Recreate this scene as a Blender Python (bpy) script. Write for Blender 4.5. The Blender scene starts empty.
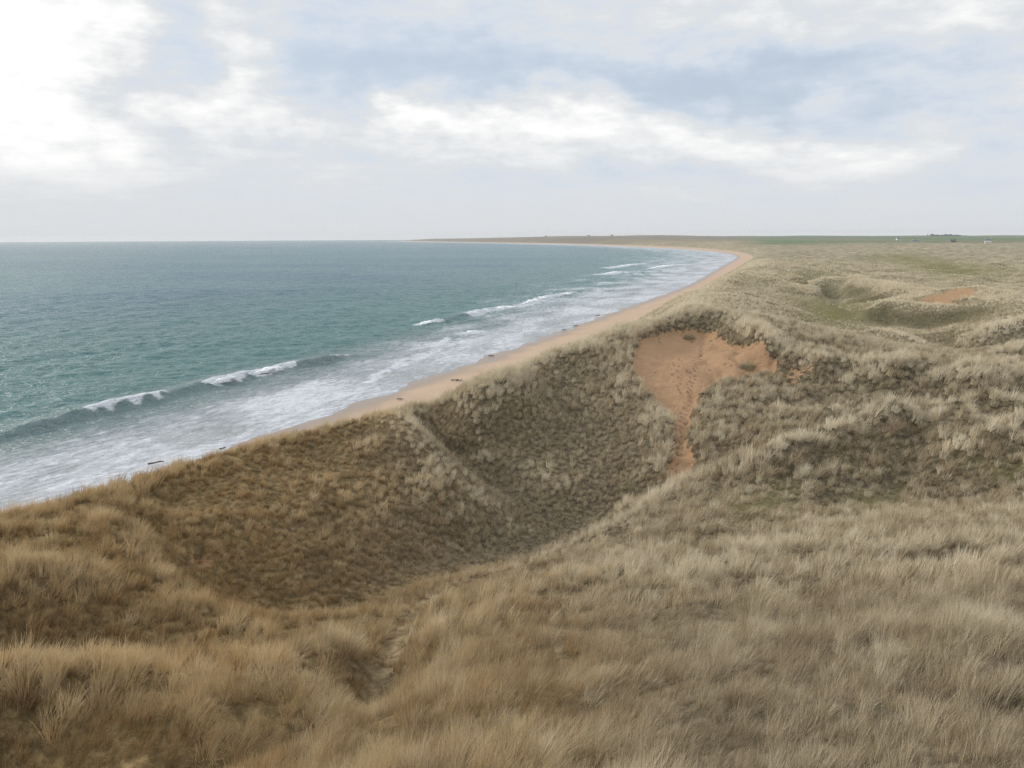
import bpy, math, random
import numpy as np
from mathutils import Matrix, Vector

random.seed(7); rng = np.random.default_rng(7)
scene = bpy.context.scene
COL = scene.collection
R = math.radians

# ------------------------------------------------------------------ camera
CAM_Z = 25.0
PITCH, ROLL, FPX = 10.436, 0.28, 796.4
cam_d = bpy.data.cameras.new("camera"); cam = bpy.data.objects.new("camera", cam_d); COL.objects.link(cam)
cam_d.sensor_width = 36.0; cam_d.lens = 36.0 * FPX / 1024.0
cam_d.clip_start = 0.1; cam_d.clip_end = 120000
cam.matrix_world = Matrix.Translation((0, 0, CAM_Z)) @ Matrix.Rotation(R(90 - PITCH), 4, 'X') @ Matrix.Rotation(R(-ROLL), 4, 'Z')
scene.camera = cam
CM = np.array(cam.matrix_world.to_3x3())

# ------------------------------------------------------------------ light
scene.view_settings.view_transform = 'Standard'; scene.view_settings.look = 'None'
scene.view_settings.exposure = 0.0; scene.view_settings.gamma = 1.0
SUN_AZ, SUN_EL = -63.0, 25.0          # degrees left of the view direction (+Y), above the horizon
sd = bpy.data.lights.new("sun", 'SUN'); sun = bpy.data.objects.new("sun", sd); COL.objects.link(sun)
sd.energy = 2.2; sd.angle = R(9); sd.color = (1.0, 0.94, 0.85)
to_sun = Vector((math.sin(R(SUN_AZ)) * math.cos(R(SUN_EL)), math.cos(R(SUN_AZ)) * math.cos(R(SUN_EL)), math.sin(R(SUN_EL))))
sun.rotation_euler = to_sun.to_track_quat('Z', 'Y').to_euler()
cy = scene.cycles
cy.max_bounces = 6; cy.diffuse_bounces = 3; cy.glossy_bounces = 2; cy.transmission_bounces = 3; cy.transparent_max_bounces = 4; cy.volume_bounces = 0
cy.use_denoising = True; cy.denoising_prefilter = 'NONE'; cy.denoising_input_passes = 'RGB_ALBEDO_NORMAL'
try: cy.denoiser = 'OPENIMAGEDENOISE'
except Exception: pass

class NT:
    """small node-tree helper"""
    def __init__(s, tree): s.t = tree; s.n = tree.nodes; s.l = tree.links
    def new(s, typ, **kw):
        n = s.n.new(typ)
        for k, v in kw.items(): setattr(n, k, v)
        return n
    def put(s, sock, v):
        if isinstance(v, bpy.types.NodeSocket): s.l.new(v, sock)
        elif v is not None:
            if hasattr(sock.default_value, '__len__') and isinstance(v, (int, float)): sock.default_value = [v] * len(sock.default_value)
            elif hasattr(sock.default_value, '__len__') and len(sock.default_value) == 4 and len(v) == 3: sock.default_value = (*v, 1)
            else: sock.default_value = v
    def m(s, op, a, b=None, c=None, clamp=False):
        n = s.new('ShaderNodeMath', operation=op, use_clamp=clamp)
        s.put(n.inputs[0], a); s.put(n.inputs[1], b); s.put(n.inputs[2], c)
        return n.outputs[0]
    def vm(s, op, a, b=None, scale=None):
        n = s.new('ShaderNodeVectorMath', operation=op)
        s.put(n.inputs[0], a); s.put(n.inputs[1], b)
        if scale is not None: s.put(n.inputs['Scale'], scale)
        return n.outputs[0]
    def noise(s, vec, scale, detail=4, rough=0.55, dist=0.0, out=0):
        n = s.new('ShaderNodeTexNoise'); s.put(n.inputs['Vector'], vec)
        n.inputs['Scale'].default_value = scale; n.inputs['Detail'].default_value = detail
        n.inputs['Roughness'].default_value = rough; n.inputs['Distortion'].default_value = dist
        return n.outputs[out]
    def sstep(s, x, a, b):
        n = s.new('ShaderNodeMapRange', interpolation_type='SMOOTHSTEP'); s.put(n.inputs['Value'], x)
        s.put(n.inputs['From Min'], a); s.put(n.inputs['From Max'], b)
        return n.outputs[0]
    def mix(s, f, a, b):
        n = s.new('ShaderNodeMix', data_type='RGBA'); s.put(n.inputs[0], f); s.put(n.inputs[6], a); s.put(n.inputs[7], b)
        return n.outputs[2]
    def attr(s, name, typ='GEOMETRY', out='Fac'):
        n = s.new('ShaderNodeAttribute', attribute_name=name, attribute_type=typ); return n.outputs[out]

def px_dir(px, py):
    px = np.asarray(px, float); py = np.asarray(py, float)
    d = np.stack([(px - 512) / FPX, -(py - 384) / FPX, -np.ones_like(px)], -1)
    d = d @ CM.T
    return d / np.linalg.norm(d, axis=-1, keepdims=True)
def px_azel(px, py):
    d = px_dir(px, py); return math.atan2(d[0], d[1]), math.asin(d[2])

def build_world():
    w = bpy.data.worlds.new("World"); scene.world = w; w.use_nodes = True
    t = NT(w.node_tree); t.n.clear()
    out = t.new('ShaderNodeOutputWorld'); bg = t.new('ShaderNodeBackground'); bg.inputs['Strength'].default_value = 0.1
    t.l.new(bg.outputs[0], out.inputs[0])
    sky = t.new('ShaderNodeTexSky', sky_type='NISHITA'); sky.sun_disc = False
    sky.sun_elevation = R(SUN_EL); sky.sun_rotation = R(SUN_AZ); sky.air_density = 1.2; sky.dust_density = 2.0
    tc = t.new('ShaderNodeTexCoord'); g = tc.outputs['Generated']
    sp = t.new('ShaderNodeSeparateXYZ'); t.l.new(g, sp.inputs[0])
    x, y, z = sp.outputs
    az = t.m('ARCTAN2', x, y); el = t.m('ARCSINE', z)
    zc = t.m('MAXIMUM', z, 0.0)
    inv = t.m('DIVIDE', 1.0, t.m('ADD', zc, 0.10))
    cp = t.new('ShaderNodeCombineXYZ'); t.l.new(t.m('MULTIPLY', x, inv), cp.inputs[0]); t.l.new(t.m('MULTIPLY', y, inv), cp.inputs[1])
    P = cp.outputs[0]
    n1 = t.noise(P, 0.9, 5, 0.5, 0.35); n2 = t.noise(P, 2.6, 5, 0.55, 0.2)
    cw = t.new('ShaderNodeCombineXYZ'); t.l.new(t.m('MULTIPLY', az, 4.0), cw.inputs[0]); t.l.new(t.m('MULTIPLY', el, 9.0), cw.inputs[1])
    w1 = t.noise(cw.outputs[0], 1.3, 5, 0.55); w2 = t.noise(t.vm('ADD', cw.outputs[0], (13.1, 4.7, 2)), 1.3, 5, 0.55)
    w3 = t.noise(cw.outputs[0], 5.0, 6, 0.6)
    azw = t.m('ADD', az, t.m('MULTIPLY', t.m('SUBTRACT', w1, 0.5), 0.34)); elw = t.m('ADD', el, t.m('MULTIPLY', t.m('SUBTRACT', w2, 0.5), 0.16))
    def blob(px, py, sx, sy, amp, soft=0.0):
        a0, e0 = px_azel(px, py)
        dx = t.m('DIVIDE', t.m('SUBTRACT', azw, a0), sx / FPX); dy = t.m('DIVIDE', t.m('SUBTRACT', elw, e0), sy / FPX)
        r2 = t.m('ADD', t.m('MULTIPLY', dx, dx), t.m('MULTIPLY', dy, dy))
        return t.m('MULTIPLY', t.m('EXPONENT', t.m('MULTIPLY', r2, -1.0)), amp)
    L = [  # bright openings (+) and grey-blue undersides (-)
        (0, 60, 105, 115, 1.15), (60, 170, 150, 28, .35), (215, 95, 55, 34, .6), (268, 42, 36, 20, .4), (390, 118, 70, 24, .75), (545, 128, 110, 30, .95),
        (700, 145, 80, 22, .6), (850, 155, 100, 22, .85), (700, 211, 50, 5, .5), (460, 172, 120, 14, .35), (720, 5, 80, 30, .5), (950, 22, 60, 22, .6),
        (835, 92, 30, 9, .3), (1000, 100, 60, 25, .25),
        (165, 65, 30, 60, -.75), (340, 70, 60, 44, -.65), (470, 78, 100, 30, -.55), (760, 92, 130, 38, -.6), (600, 90, 120, 22, -.4), (950, 60, 70, 35, -.35),
        (980, 170, 60, 40, -.25), (640, 185, 160, 12, -.35), (420, 150, 60, 9, -.2), (870, 200, 160, 14, -.2), (300, 205, 200, 14, -.12), (560, 20, 120, 40, -.1)]
    acc = None
    for b in L:
        v = blob(*b); acc = v if acc is None else t.m('ADD', acc, v)
    nz = t.m('ADD', t.m('MULTIPLY', t.m('SUBTRACT', n1, 0.5), 0.55), t.m('MULTIPLY', t.m('SUBTRACT', n2, 0.5), 0.35))
    nz = t.m('ADD', nz, t.m('MULTIPLY', t.m('SUBTRACT', w3, 0.5), 0.62))
    hz = t.sstep(el, 0.0, 0.16)          # towards the horizon the deck closes to an even grey
    v = t.m('MULTIPLY', t.m('ADD', t.m('MULTIPLY', acc, t.m('ADD', 0.18, t.m('MULTIPLY', t.m('ADD', w3, n2), 0.36))), nz), t.m('ADD', 0.24, t.m('MULTIPLY', hz, 0.76)))
    v = t.m('ADD', v, 0.42, clamp=False)
    cr = t.new('ShaderNodeValToRGB'); t.l.new(v, cr.inputs[0]); e = cr.color_ramp.elements
    e[0].position = 0.0; e[0].color = (5.7, 6.65, 8.1, 1)
    e[1].position = 1.0; e[1].color = (11.0, 11.0, 10.8, 1)
    k = e.new(0.28); k.color = (6.65, 7.35, 8.35, 1)
    k = e.new(0.45); k.color = (7.3, 7.6, 7.9, 1)
    k = e.new(0.68); k.color = (8.9, 8.95, 9.0, 1)
    cover = t.m('MULTIPLY', t.sstep(v, 0.05, 0.40), 0.25)
    cover = t.m('ADD', cover, 0.75)
    skyc = t.vm('MULTIPLY', sky.outputs[0], (1.0, 1.0, 1.0))
    c = t.mix(cover, skyc, cr.outputs[0])
    gr = t.m('SUBTRACT', 1.0, t.sstep(el, -0.01, 0.10))
    c = t.mix(t.m('MULTIPLY', gr, 0.7), c, (7.0, 7.15, 7.3))
    zen = t.m('ADD', 1.0, t.m('MULTIPLY', t.sstep(el, 0.30, 1.0), 0.8))      # an overcast sky is brightest overhead
    c = t.vm('SCALE', c, scale=zen)
    t.l.new(c, bg.inputs['Color'])
build_world()

# ------------------------------------------------------------------ noise + shore helpers
def _hash(ix, iy, seed):
    h = (ix.astype(np.int64) * 374761393 + iy.astype(np.int64) * 668265263 + seed * 2147483647) & 0xFFFFFFFF
    h = ((h ^ (h >> 13)) * 1274126177) & 0xFFFFFFFF
    return (h ^ (h >> 16)) & 0xFFFFFFFF
def pnoise(x, y, seed=0):
    x = np.asarray(x, float); y = np.asarray(y, float)
    ix = np.floor(x); iy = np.floor(y); fx = x - ix; fy = y - iy
    u = fx * fx * fx * (fx * (fx * 6 - 15) + 10); v = fy * fy * fy * (fy * (fy * 6 - 15) + 10)
    def g(a, b, dx, dy):
        an = _hash(ix + a, iy + b, seed) / 4294967296.0 * 6.2831853
        return np.cos(an) * dx + np.sin(an) * dy
    n0 = g(0, 0, fx, fy) * (1 - u) + g(1, 0, fx - 1, fy) * u
    n1 = g(0, 1, fx, fy - 1) * (1 - u) + g(1, 1, fx - 1, fy - 1) * u
    return (n0 * (1 - v) + n1 * v) * 1.5
def fbm(x, y, seed=0, octv=3, gain=0.5):
    a = 1.0; s = 0; f = 1.0
    for o in range(octv):
        s = s + a * pnoise(x * f, y * f, seed + 17 * o); a *= gain; f *= 2.03
    return s
def sst(x, a, b):
    t = np.clip((x - a) / (b - a), 0, 1); return t * t * (3 - 2 * t)
def smin(a, b, k):
    h = np.clip(0.5 + 0.5 * (b - a) / k, 0, 1); return b * (1 - h) + a * h - k * h * (1 - h)
def smax(a, b, k): return -smin(-a, -b, k)

def at_z(px, py, z):
    d = px_dir(px, py); t = (z - CAM_Z) / d[..., 2]
    return d[..., 0] * t, d[..., 1] * t

# shoreline, from the near left to the far headland (photo positions at sea level, then the far bay)
_sp = [(310, 421), (400, 386), (500, 353), (600, 316), (650, 299), (690, 284.5), (713, 271), (728, 262.5)]
shore = [(-160, -260), (-110, -90), (-72, 0), (-52, 52)]
for a, b in _sp:
    X, Y = at_z(a, b, 0.0); shore.append((float(X), float(Y)))
for px, r in [(736, 1000), (731, 1150), (718, 1320), (700, 1480), (672, 1720), (640, 2000), (600, 2400), (560, 2900), (500, 3700), (450, 4600), (400, 6300), (404, 6550), (470, 7000), (600, 7700), (700, 9000)]:
    a = math.atan2(px - 512, FPX); shore.append((r * math.sin(a), r * math.cos(a)))
shore = np.array(shore)
def _chaikin(p, n=2):
    for _ in range(n):
        q = np.empty((2 * len(p) - 2, 2)); q[0::2] = .75 * p[:-1] + .25 * p[1:]; q[1::2] = .25 * p[:-1] + .75 * p[1:]
        p = np.vstack([p[:1], q, p[-1:]])
    return p
shore_s = _chaikin(shore, 2)
_seg = shore_s[1:] - shore_s[:-1]; _len = np.hypot(*_seg.T); _cum = np.concatenate([[0], np.cumsum(_len)])
def shore_st(x, y):
    """signed distance inland (+) and distance along the shore"""
    x = np.asarray(x, float); y = np.asarray(y, float)
    best = np.full(x.shape, 1e18); S = np.zeros(x.shape); T = np.zeros(x.shape)
    for i in range(len(_seg)):
        ax, ay = shore_s[i]; dx, dy = _seg[i]; L2 = _len[i] ** 2
        t = np.clip(((x - ax) * dx + (y - ay) * dy) / L2, 0, 1)
        ex = x - ax - t * dx; ey = y - ay - t * dy; d2 = ex * ex + ey * ey
        side = np.where(dx * (y - ay) - dy * (x - ax) < 0, 1.0, -1.0)   # land lies to the right of travel
        m = d2 < best
        best = np.where(m, d2, best); S = np.where(m, np.sqrt(d2) * side, S); T = np.where(m, _cum[i] + t * _len[i], T)
    return S, T

# ------------------------------------------------------------------ dune relief
CP = [  # (px, py, height)
 (430,640,12.7),(450,690,14.0),(410,725,13.9),(345,690,12.3),(512,768,15.9),(640,768,16.4),(760,768,16.9),(900,768,17.5),(1024,768,18.0),(380,768,14.6),(290,768,12.9),(210,768,12.0),(60,768,11.5),(165,768,11.7),(40,725,12.2),(110,730,12.0),(180,735,12.1),(120,768,11.5),(0,768,11.3),
 (1000,640,17.2),(860,640,16.2),(700,650,15.0),(560,650,14.2),(450,660,13.4),(420,700,13.8),(1024,700,17.4),(880,700,16.8),(700,710,15.8),(560,710,15.0),
 (1000,590,16.0),(900,590,15.0),(800,600,13.9),(700,600,13.1),(600,600,12.6),(500,600,11.2),(440,600,9.4),
 (385,660,10.6),(372,690,11.2),(300,745,11.9),(400,610,8.0),(450,580,7.5),(420,592,7.9),
 (0,675,12.9),(60,683,12.8),(120,688,12.5),(190,698,12.4),(250,690,12.4),(300,668,12.2),(340,645,12.0),(350,625,8.9),(370,612,8.2),(320,628,9.0),
 (0,645,9.6),(100,652,9.4),(200,655,9.2),(280,645,9.6),
 (0,600,11.4),(60,600,11.2),(120,600,10.6),(0,560,11.5),(60,560,11.2),(120,560,10.8),(110,530,11.1),(160,585,10.1),(215,612,9.6),(265,634,9.3),
 (0,522,11.9),(40,512,11.8),(70,503,11.5),(110,490,11.2),(150,478,11.0),(200,463,11.0),(240,450,11.1),(275,437,11.3),(310,427,11.4),(350,420,11.5),(388,416,11.5),
 (140,505,10.4),(150,530,9.7),(150,512,9.5),(185,550,8.8),(230,592,7.0),(200,520,9.6),(200,480,10.4),
 (280,613,6.0),(340,606,5.8),(380,575,6.0),(430,560,5.7),(480,546,5.2),(520,536,4.7),
 (300,480,9.7),(300,540,8.1),(300,450,10.3),(300,590,6.6),(380,470,9.5),(380,520,7.9),(380,440,10.4),(240,500,9.7),(240,550,8.3),(340,500,9.0),(440,520,7.0),(430,490,8.5),(340,570,6.9),
 (396,422,11.5),(404,430,11.1),(412,438,10.6),(420,445,10.2),(429,452,9.75),(437,458,9.35),(446,465,8.9),(455,472,8.45),(464,480,8.0),(472,487,7.55),(481,495,7.0),(490,503,6.4),(498,510,6.0),(505,516,5.6),(518,527,4.7),(425,433,7.5),(440,445,6.7),(455,455,6.0),(470,466,5.4),(485,480,4.9),(500,494,4.5),(400,446,10.3),(430,476,9.0),(465,509,7.0),(412,424,8.3),
 (440,437,7.1),(480,470,5.7),(505,490,4.9),(416,408,10.6),
 (540,531,4.0),(580,528,3.7),(620,515,4.1),(650,501,5.2),(520,505,4.6),(560,505,4.4),
 (560,480,5.5),(560,430,7.8),(560,390,10.0),(560,365,11.7),(470,400,10.6),(470,430,8.2),(475,452,6.9),(510,395,10.6),(510,430,7.9),(515,470,5.7),(620,390,10.4),(620,430,8.1),(620,480,5.6),(650,470,6.9),(650,420,9.2),
 (430,398,11.0),(470,385,11.6),(510,370,12.2),(560,352,12.9),(600,340,13.4),(640,323,14.6),(690,312,15.4),(715,311,15.3),(740,320,14.8),(775,342,14.0),(810,352,13.2),
 (640,352,12.8),(660,335,13.0),(700,350,12.2),(700,330,13.3),(740,365,11.9),(700,380,11.0),(685,400,10.1),(675,440,8.4),(672,482,7.2),(740,345,12.7),(660,380,11.2),
 (520,562,6.8),(570,545,7.8),(620,524,8.5),(650,506,8.6),(680,488,8.5),(560,600,12.0),(620,562,10.7),(560,570,9.2),
 (720,470,8.0),(720,440,9.1),(760,410,10.2),(760,385,11.0),(800,395,10.6),(700,440,8.8),(700,410,9.9),
 (700,540,10.8),(760,520,10.9),(720,495,9.8),
 (760,458,11.1),(830,431,12.0),(870,414,12.7),(930,418,12.7),(970,441,12.5),(760,500,10.5),(830,502,10.1),(900,487,10.2),(960,462,11.1),(800,500,10.3),(870,460,11.0),(930,450,11.3),
 (800,428,10.1),(840,410,10.4),(900,404,10.6),(980,420,10.9),(1020,430,11.4),
 (800,540,12.3),(900,540,13.0),(1000,530,13.3),(1020,480,11.5),(880,510,10.8),
 (820,358,13.0),(820,396,10.4),(850,370,11.4),(890,360,13.5),(890,400,10.6),(925,372,11.9),(960,374,12.9),(1000,371,13.2),(960,404,11.0),(1020,400,11.2),(1024,378,12.6),(770,375,11.3),
 (780,322,10.6),(760,300,12.0),(720,295,13.4),(690,295,13.2),(700,289,13.4),(730,275,13.2),(742,266,12.6),(750,261,11.5),
 (860,338,8.6),(900,345,8.2),(950,352,8.2),(1020,352,9.4),(820,335,8.8),
 (835,316,5.6),(815,312,6.2),(850,305,5.8),(870,330,6.8),(900,330,6.8),(880,306,10.2),(920,303,11.2),(960,310,10.6),(940,327,7.2),(1000,330,10.8),(1020,322,10.2),(985,344,7.6),(930,340,8.4),
 (945,299,8.0),(915,302,7.8),(970,289,12.0),(940,290,11.6),(1000,303,9.6),(990,293,12.2),(1020,300,10.0),(900,290,11.6),
 (800,276,12.6),(850,278,12.2),(880,284,11.8),(830,300,6.2),(780,296,9.6),(880,297,6.6),(770,281,12.8),(760,272,12.8),
 (800,262,10.6),(850,268,9.0),(900,265,6.8),(930,270,6.0),(880,258,7.2),(1000,276,6.4),(960,262,8.6),(1020,262,9.4),(850,255,8.0),(780,255,8.4),
]
cpx = np.array(CP, float)
wx, wy = at_z(cpx[:, 0], cpx[:, 1], cpx[:, 2]); _r = np.hypot(wx, wy)
cpx[:, 2] -= (0.42 * sst(_r, 13, 22) + 0.30 * sst(_r, 15, 22) * (1 - sst(_r, 45, 62))) * (1 - sst(_r, 300, 500))      # the outlines were read at the tips of the grass
wx, wy = at_z(cpx[:, 0], cpx[:, 1], cpx[:, 2]); wz = cpx[:, 2]
extra = []  # (azimuth deg, range, height)
for a in (-85, -60, -35, -15, 0, 15, 35, 60, 85): extra += [(a, 1.0, 23.3), (a, 2.6, 21.8 - (0.8 if a < 0 else 0)), (a, 5.0, 18.9 + a * 0.012)]
extra += [(-48, 17, 12.5), (-48, 21, 13), (-48, 27, 12), (-48, 36, 12.5), (-70, 15, 14), (-70, 30, 13), (-85, 30, 15), (48, 12, 18.6), (48, 25, 16), (48, 50, 12.6), (48, 90, 12), (70, 20, 18), (70, 60, 14),
          (48, 160, 9.5), (48, 260, 9), (48, 420, 8), (48, 900, 8), (70, 300, 10), (85, 100, 13),
          (14, 700, 9.5), (14, 950, 7.5), (20, 1000, 7.5), (28, 1000, 8), (36, 1000, 8.5), (14, 1400, 9), (18, 1500, 9.5), (25, 1500, 10), (33, 1500, 10.5), (45, 1500, 12),
          (12, 2200, 14), (16, 2500, 14), (22, 2500, 14), (30, 2500, 13), (40, 2500, 14), (8, 3000, 22), (3, 3600, 22), (0, 4300, 20), (-3, 5200, 18), (-5.5, 5900, 14), (-7.7, 6450, 5), (11, 3200, 23),
          (6, 4500, 29), (1, 5200, 27), (10, 4500, 29), (13.3, 4500, 27), (15.5, 4500, 21), (19, 4500, 24), (22, 4500, 22), (25, 4500, 19), (28, 4500, 15), (31, 4500, 21), (33, 4500, 19), (40, 4500, 24), (60, 4500, 28), (9, 7000, 20), (20, 7000, 20), (32, 7000, 16), (60, 7000, 20), (0, 7000, 12), (60, 1500, 12), (85, 1000, 12), (85, 5000, 20)]
ex = np.array(extra, float)
wx = np.concatenate([wx, ex[:, 1] * np.sin(np.radians(ex[:, 0]))]); wy = np.concatenate([wy, ex[:, 1] * np.cos(np.radians(ex[:, 0]))]); wz = np.concatenate([wz, ex[:, 2]])
cu, cv = np.arctan2(wx, wy), np.log(np.hypot(wx, wy))
RC = 0.022
_D = np.sqrt((cu[:, None] - cu) ** 2 + (cv[:, None] - cv) ** 2 + RC * RC)
_n = len(cu)
_A = np.zeros((_n + 1, _n + 1)); _A[:_n, :_n] = -_D + np.eye(_n) * 0.0015; _A[:_n, _n] = 1; _A[_n, :_n] = 1
_W = np.linalg.solve(_A, np.concatenate([wz, [0]]))
def relief(x, y):
    x = np.asarray(x, float).ravel(); y = np.asarray(y, float).ravel(); out = np.empty(x.shape)
    u = np.arctan2(x, y); v = np.log(np.maximum(np.hypot(x, y), 0.5))
    for i in range(0, len(x), 20000):
        s = slice(i, i + 20000)
        D = np.sqrt((u[s, None] - cu) ** 2 + (v[s, None] - cv) ** 2 + RC * RC)
        out[s] = -(D @ _W[:_n]) + _W[_n]
    return out

FOOT = np.array([(325, 12.5), (342, 13.5), (349, 15), (356, 18), (369, 18.5), (383, 20.5), (399, 23), (408, 27), (422, 28), (450, 24), (477, 20.5), (580, 20), (694, 16), (818, 14), (1100, 20)], float)
RIDGES = [  # (crest pixels with heights, slope on the left of travel, slope on the right, reach in metres)
 ([(390,416,11.6),(404,430,11.2),(420,445,10.3),(437,458,9.5),(455,472,8.6),(472,487,7.7),(490,503,6.6),(505,516,5.7),(516,526,4.9)], 1.0, .22, 7),
 ([(400,604,8.9),(430,588,8.2),(470,571,7.6),(520,558,7.2),(570,543,8.1),(620,522,8.8),(650,504,8.9),(672,489,8.7)], 1.0, .22, 8),
 ([(120,523,11.4),(145,560,10.6),(172,590,10.3),(215,612,9.8),(265,633,9.5)], 1.1, .25, 6),
 ([(700,486,9.2),(730,472,10.3),(760,458,11.3),(800,444,11.8),(830,430,12.3),(870,413,13.0),(900,414,13.1),(930,417,12.9),(970,440,12.7)], .5, .75, 9),
 ([(795,352,13.3),(815,345,13.8),(832,352,13.3),(845,366,12.3)], .5, .8, 7), ([(862,374,12.4),(876,362,13.3),(893,356,13.8),(912,364,13.0),(922,374,12.2)], .5, .85, 7),
 ([(938,377,12.6),(962,371,13.2),(1000,367,13.6),(1030,372,13.2)], .4, .75, 8), ([(950,405,11.6),(985,398,12.2),(1030,402,12.2)], .4, .7, 7),
 ([(690,310,15.4),(715,310,15.5),(742,320,15.0),(770,336,14.5),(795,350,13.6)], .45, .9, 6),
 ([(858,324,7.6),(868,313,9.6),(885,305,11.2),(905,302,12.0),(940,303,12.0),(975,307,11.4),(1030,300,11.4)], .25, .62, 22),
 ([(835,334,8.4),(870,333,9.4),(905,338,9.6),(935,346,9.2)], .25, .6, 12), ([(940,348,9.0),(970,337,10.8),(1000,329,11.8),(1030,324,12.0)], .25, .6, 18),
 ([(965,362,10.0),(1000,352,11.2),(1030,346,11.6)], .25, .6, 12),
 ([(740,270,13.4),(765,279,13.6),(800,277,13.4),(850,277,13.0),(880,283,12.6),(905,290,12.2)], .2, .62, 26), ([(906,304,8.4),(925,294,11.4),(946,288,12.8),(978,288,12.8),(1005,291,12.4),(1030,296,11.4)], .2, .62, 20)]
RW = []
for pl, sl, sr_, reach in RIDGES:
    P = np.array(pl, float); P[:, 2] -= 0.55; X, Y = at_z(P[:, 0], P[:, 1], P[:, 2]); RW.append((X, Y, P[:, 2], sl, sr_, reach))
def ridges(x, y, z):
    for X, Y, Z, sl, sr_, reach in RW:
        n = np.nonzero((x > X.min() - reach) & (x < X.max() + reach) & (y > Y.min() - reach) & (y < Y.max() + reach))[0]
        if not len(n): continue
        px, py = x[n], y[n]; best = np.full(px.shape, 1e9); D = np.zeros(px.shape); ZC = np.zeros(px.shape); T = np.zeros(px.shape)
        for i in range(len(X) - 1):
            dx, dy = X[i + 1] - X[i], Y[i + 1] - Y[i]; L2 = dx * dx + dy * dy; t = np.clip(((px - X[i]) * dx + (py - Y[i]) * dy) / L2, 0, 1)
            ex_, ey = px - X[i] - t * dx, py - Y[i] - t * dy; d = np.hypot(ex_, ey); m = d < best
            best = np.where(m, d, best); D = np.where(m, d * np.where(dx * ey - dy * ex_ > 0, 1, -1), D); ZC = np.where(m, Z[i] + t * (Z[i + 1] - Z[i]), ZC)
        wob = 1 + 0.25 * pnoise(px / (reach * .5), py / (reach * .5), 77)
        dd = np.where(D > 0, D * sl, -D * sr_) * wob; zr = ZC - np.sqrt(dd * dd + 0.06) + .2
        f = 1 - sst(best, reach * .55, reach)
        z[n] = z[n] + f * (smax(z[n], zr, 0.5) - z[n])
    return z
def beach_z(s, t): return np.where(s > 0, np.minimum(0.055 * s, 2.6), 0.04 * s)
def ground(x, y, detail=True):
    """height of the dunes"""
    shp = np.shape(x); x = np.asarray(x, float).ravel(); y = np.asarray(y, float).ravel()
    s, t = shore_st(x, y); r = np.hypot(x, y)
    z = ridges(x, y, relief(x, y))
    foot = np.interp(t, FOOT[:, 0], FOOT[:, 1]) - 0.8 + 2.0 * fbm(t / 14.0, s * 0 + 3, 5, 2) * sst(r, 110, 200)
    foot = foot + 26 * sst(r, 1000, 2000)
    fz = np.minimum(0.055 * foot, 2.4)
    slope = 0.62 - 0.45 * sst(r, 800, 2200)
    if detail:
        a = fbm(x / 7.0, y / 7.0, 11, 2); b = fbm(x / 2.3, y / 2.3, 21, 2)
        az0 = np.degrees(np.arctan2(x, y)); amp = 0.22 + 0.22 * sst(r, 20, 60) - 0.22 * sst(r, 105, 140) - 0.28 * sst(r, 28, 36) * (1 - sst(r, 75, 100)) * (1 - sst(az0, 10, 15))
        z = z + amp * a + 0.13 * b * (1 - sst(r, 150, 300))
        z = z + 0.30 * (fbm(x / 3.8 + 5, y / 2.6, 25, 2)) * sst(r, 7, 11) * (1 - sst(r, 30, 42))
        # hummocks on the landward side, long dune swells beyond
        az = np.degrees(np.arctan2(x, y))
        hz = sst(az, 11, 18) * sst(r, 45, 62) * (1 - sst(r, 92, 118))
        bil = 1 - np.abs(fbm(x / 4.2 + 9, y / 4.8, 31, 2))
        z = z + hz * 1.35 * (1 - bil - 0.26)
        fz2 = sst(r, 270, 360) * (1 - sst(r, 1600, 3000)) * sst(s, 20, 60)
        z = z + fz2 * (3.2 * (0.6 - np.abs(fbm(x / 28, y / 42, 41, 3))) + 0.5 * fbm(x / 9, y / 9, 43, 2))
        gv = sst(az, 13, 15.5) * (1 - sst(az, 21, 23)) * sst(r, 165, 195) * (1 - sst(r, 300, 340)); z = z + gv * 3.0 * pnoise((.85 * x + .53 * y) / 4.2, (.53 * x - .85 * y) / 45, 51)
        rz = sst(r, 116, 140) * (1 - sst(r, 260, 330)) * sst(az, 17.5, 21); z = z + rz * 1.9 * (0.5 - np.abs(fbm(x / 20 + 3, y / 26, 53, 2)))
        z = z + sst(r, 2500, 4000) * 5.0 * fbm(x / 520, y / 900, 47, 3)
    z = smin(z, fz + slope * (s - foot), 1.2 + 0.004 * np.minimum(r, 1000))
    return z.reshape(shp)

def hit(px, py, tmax=1500.0):
    """first point of the dunes seen along a pixel's ray"""
    d = px_dir(px, py); t = np.exp(np.linspace(math.log(6), math.log(tmax), 900))
    P = np.array([0, 0, CAM_Z]) + t[:, None] * d
    g = ground(P[:, 0], P[:, 1]); k = np.nonzero(P[:, 2] < g)[0]
    i = k[0] if len(k) else len(t) - 1
    return float(P[i, 0]), float(P[i, 1]), float(g[i])

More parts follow.
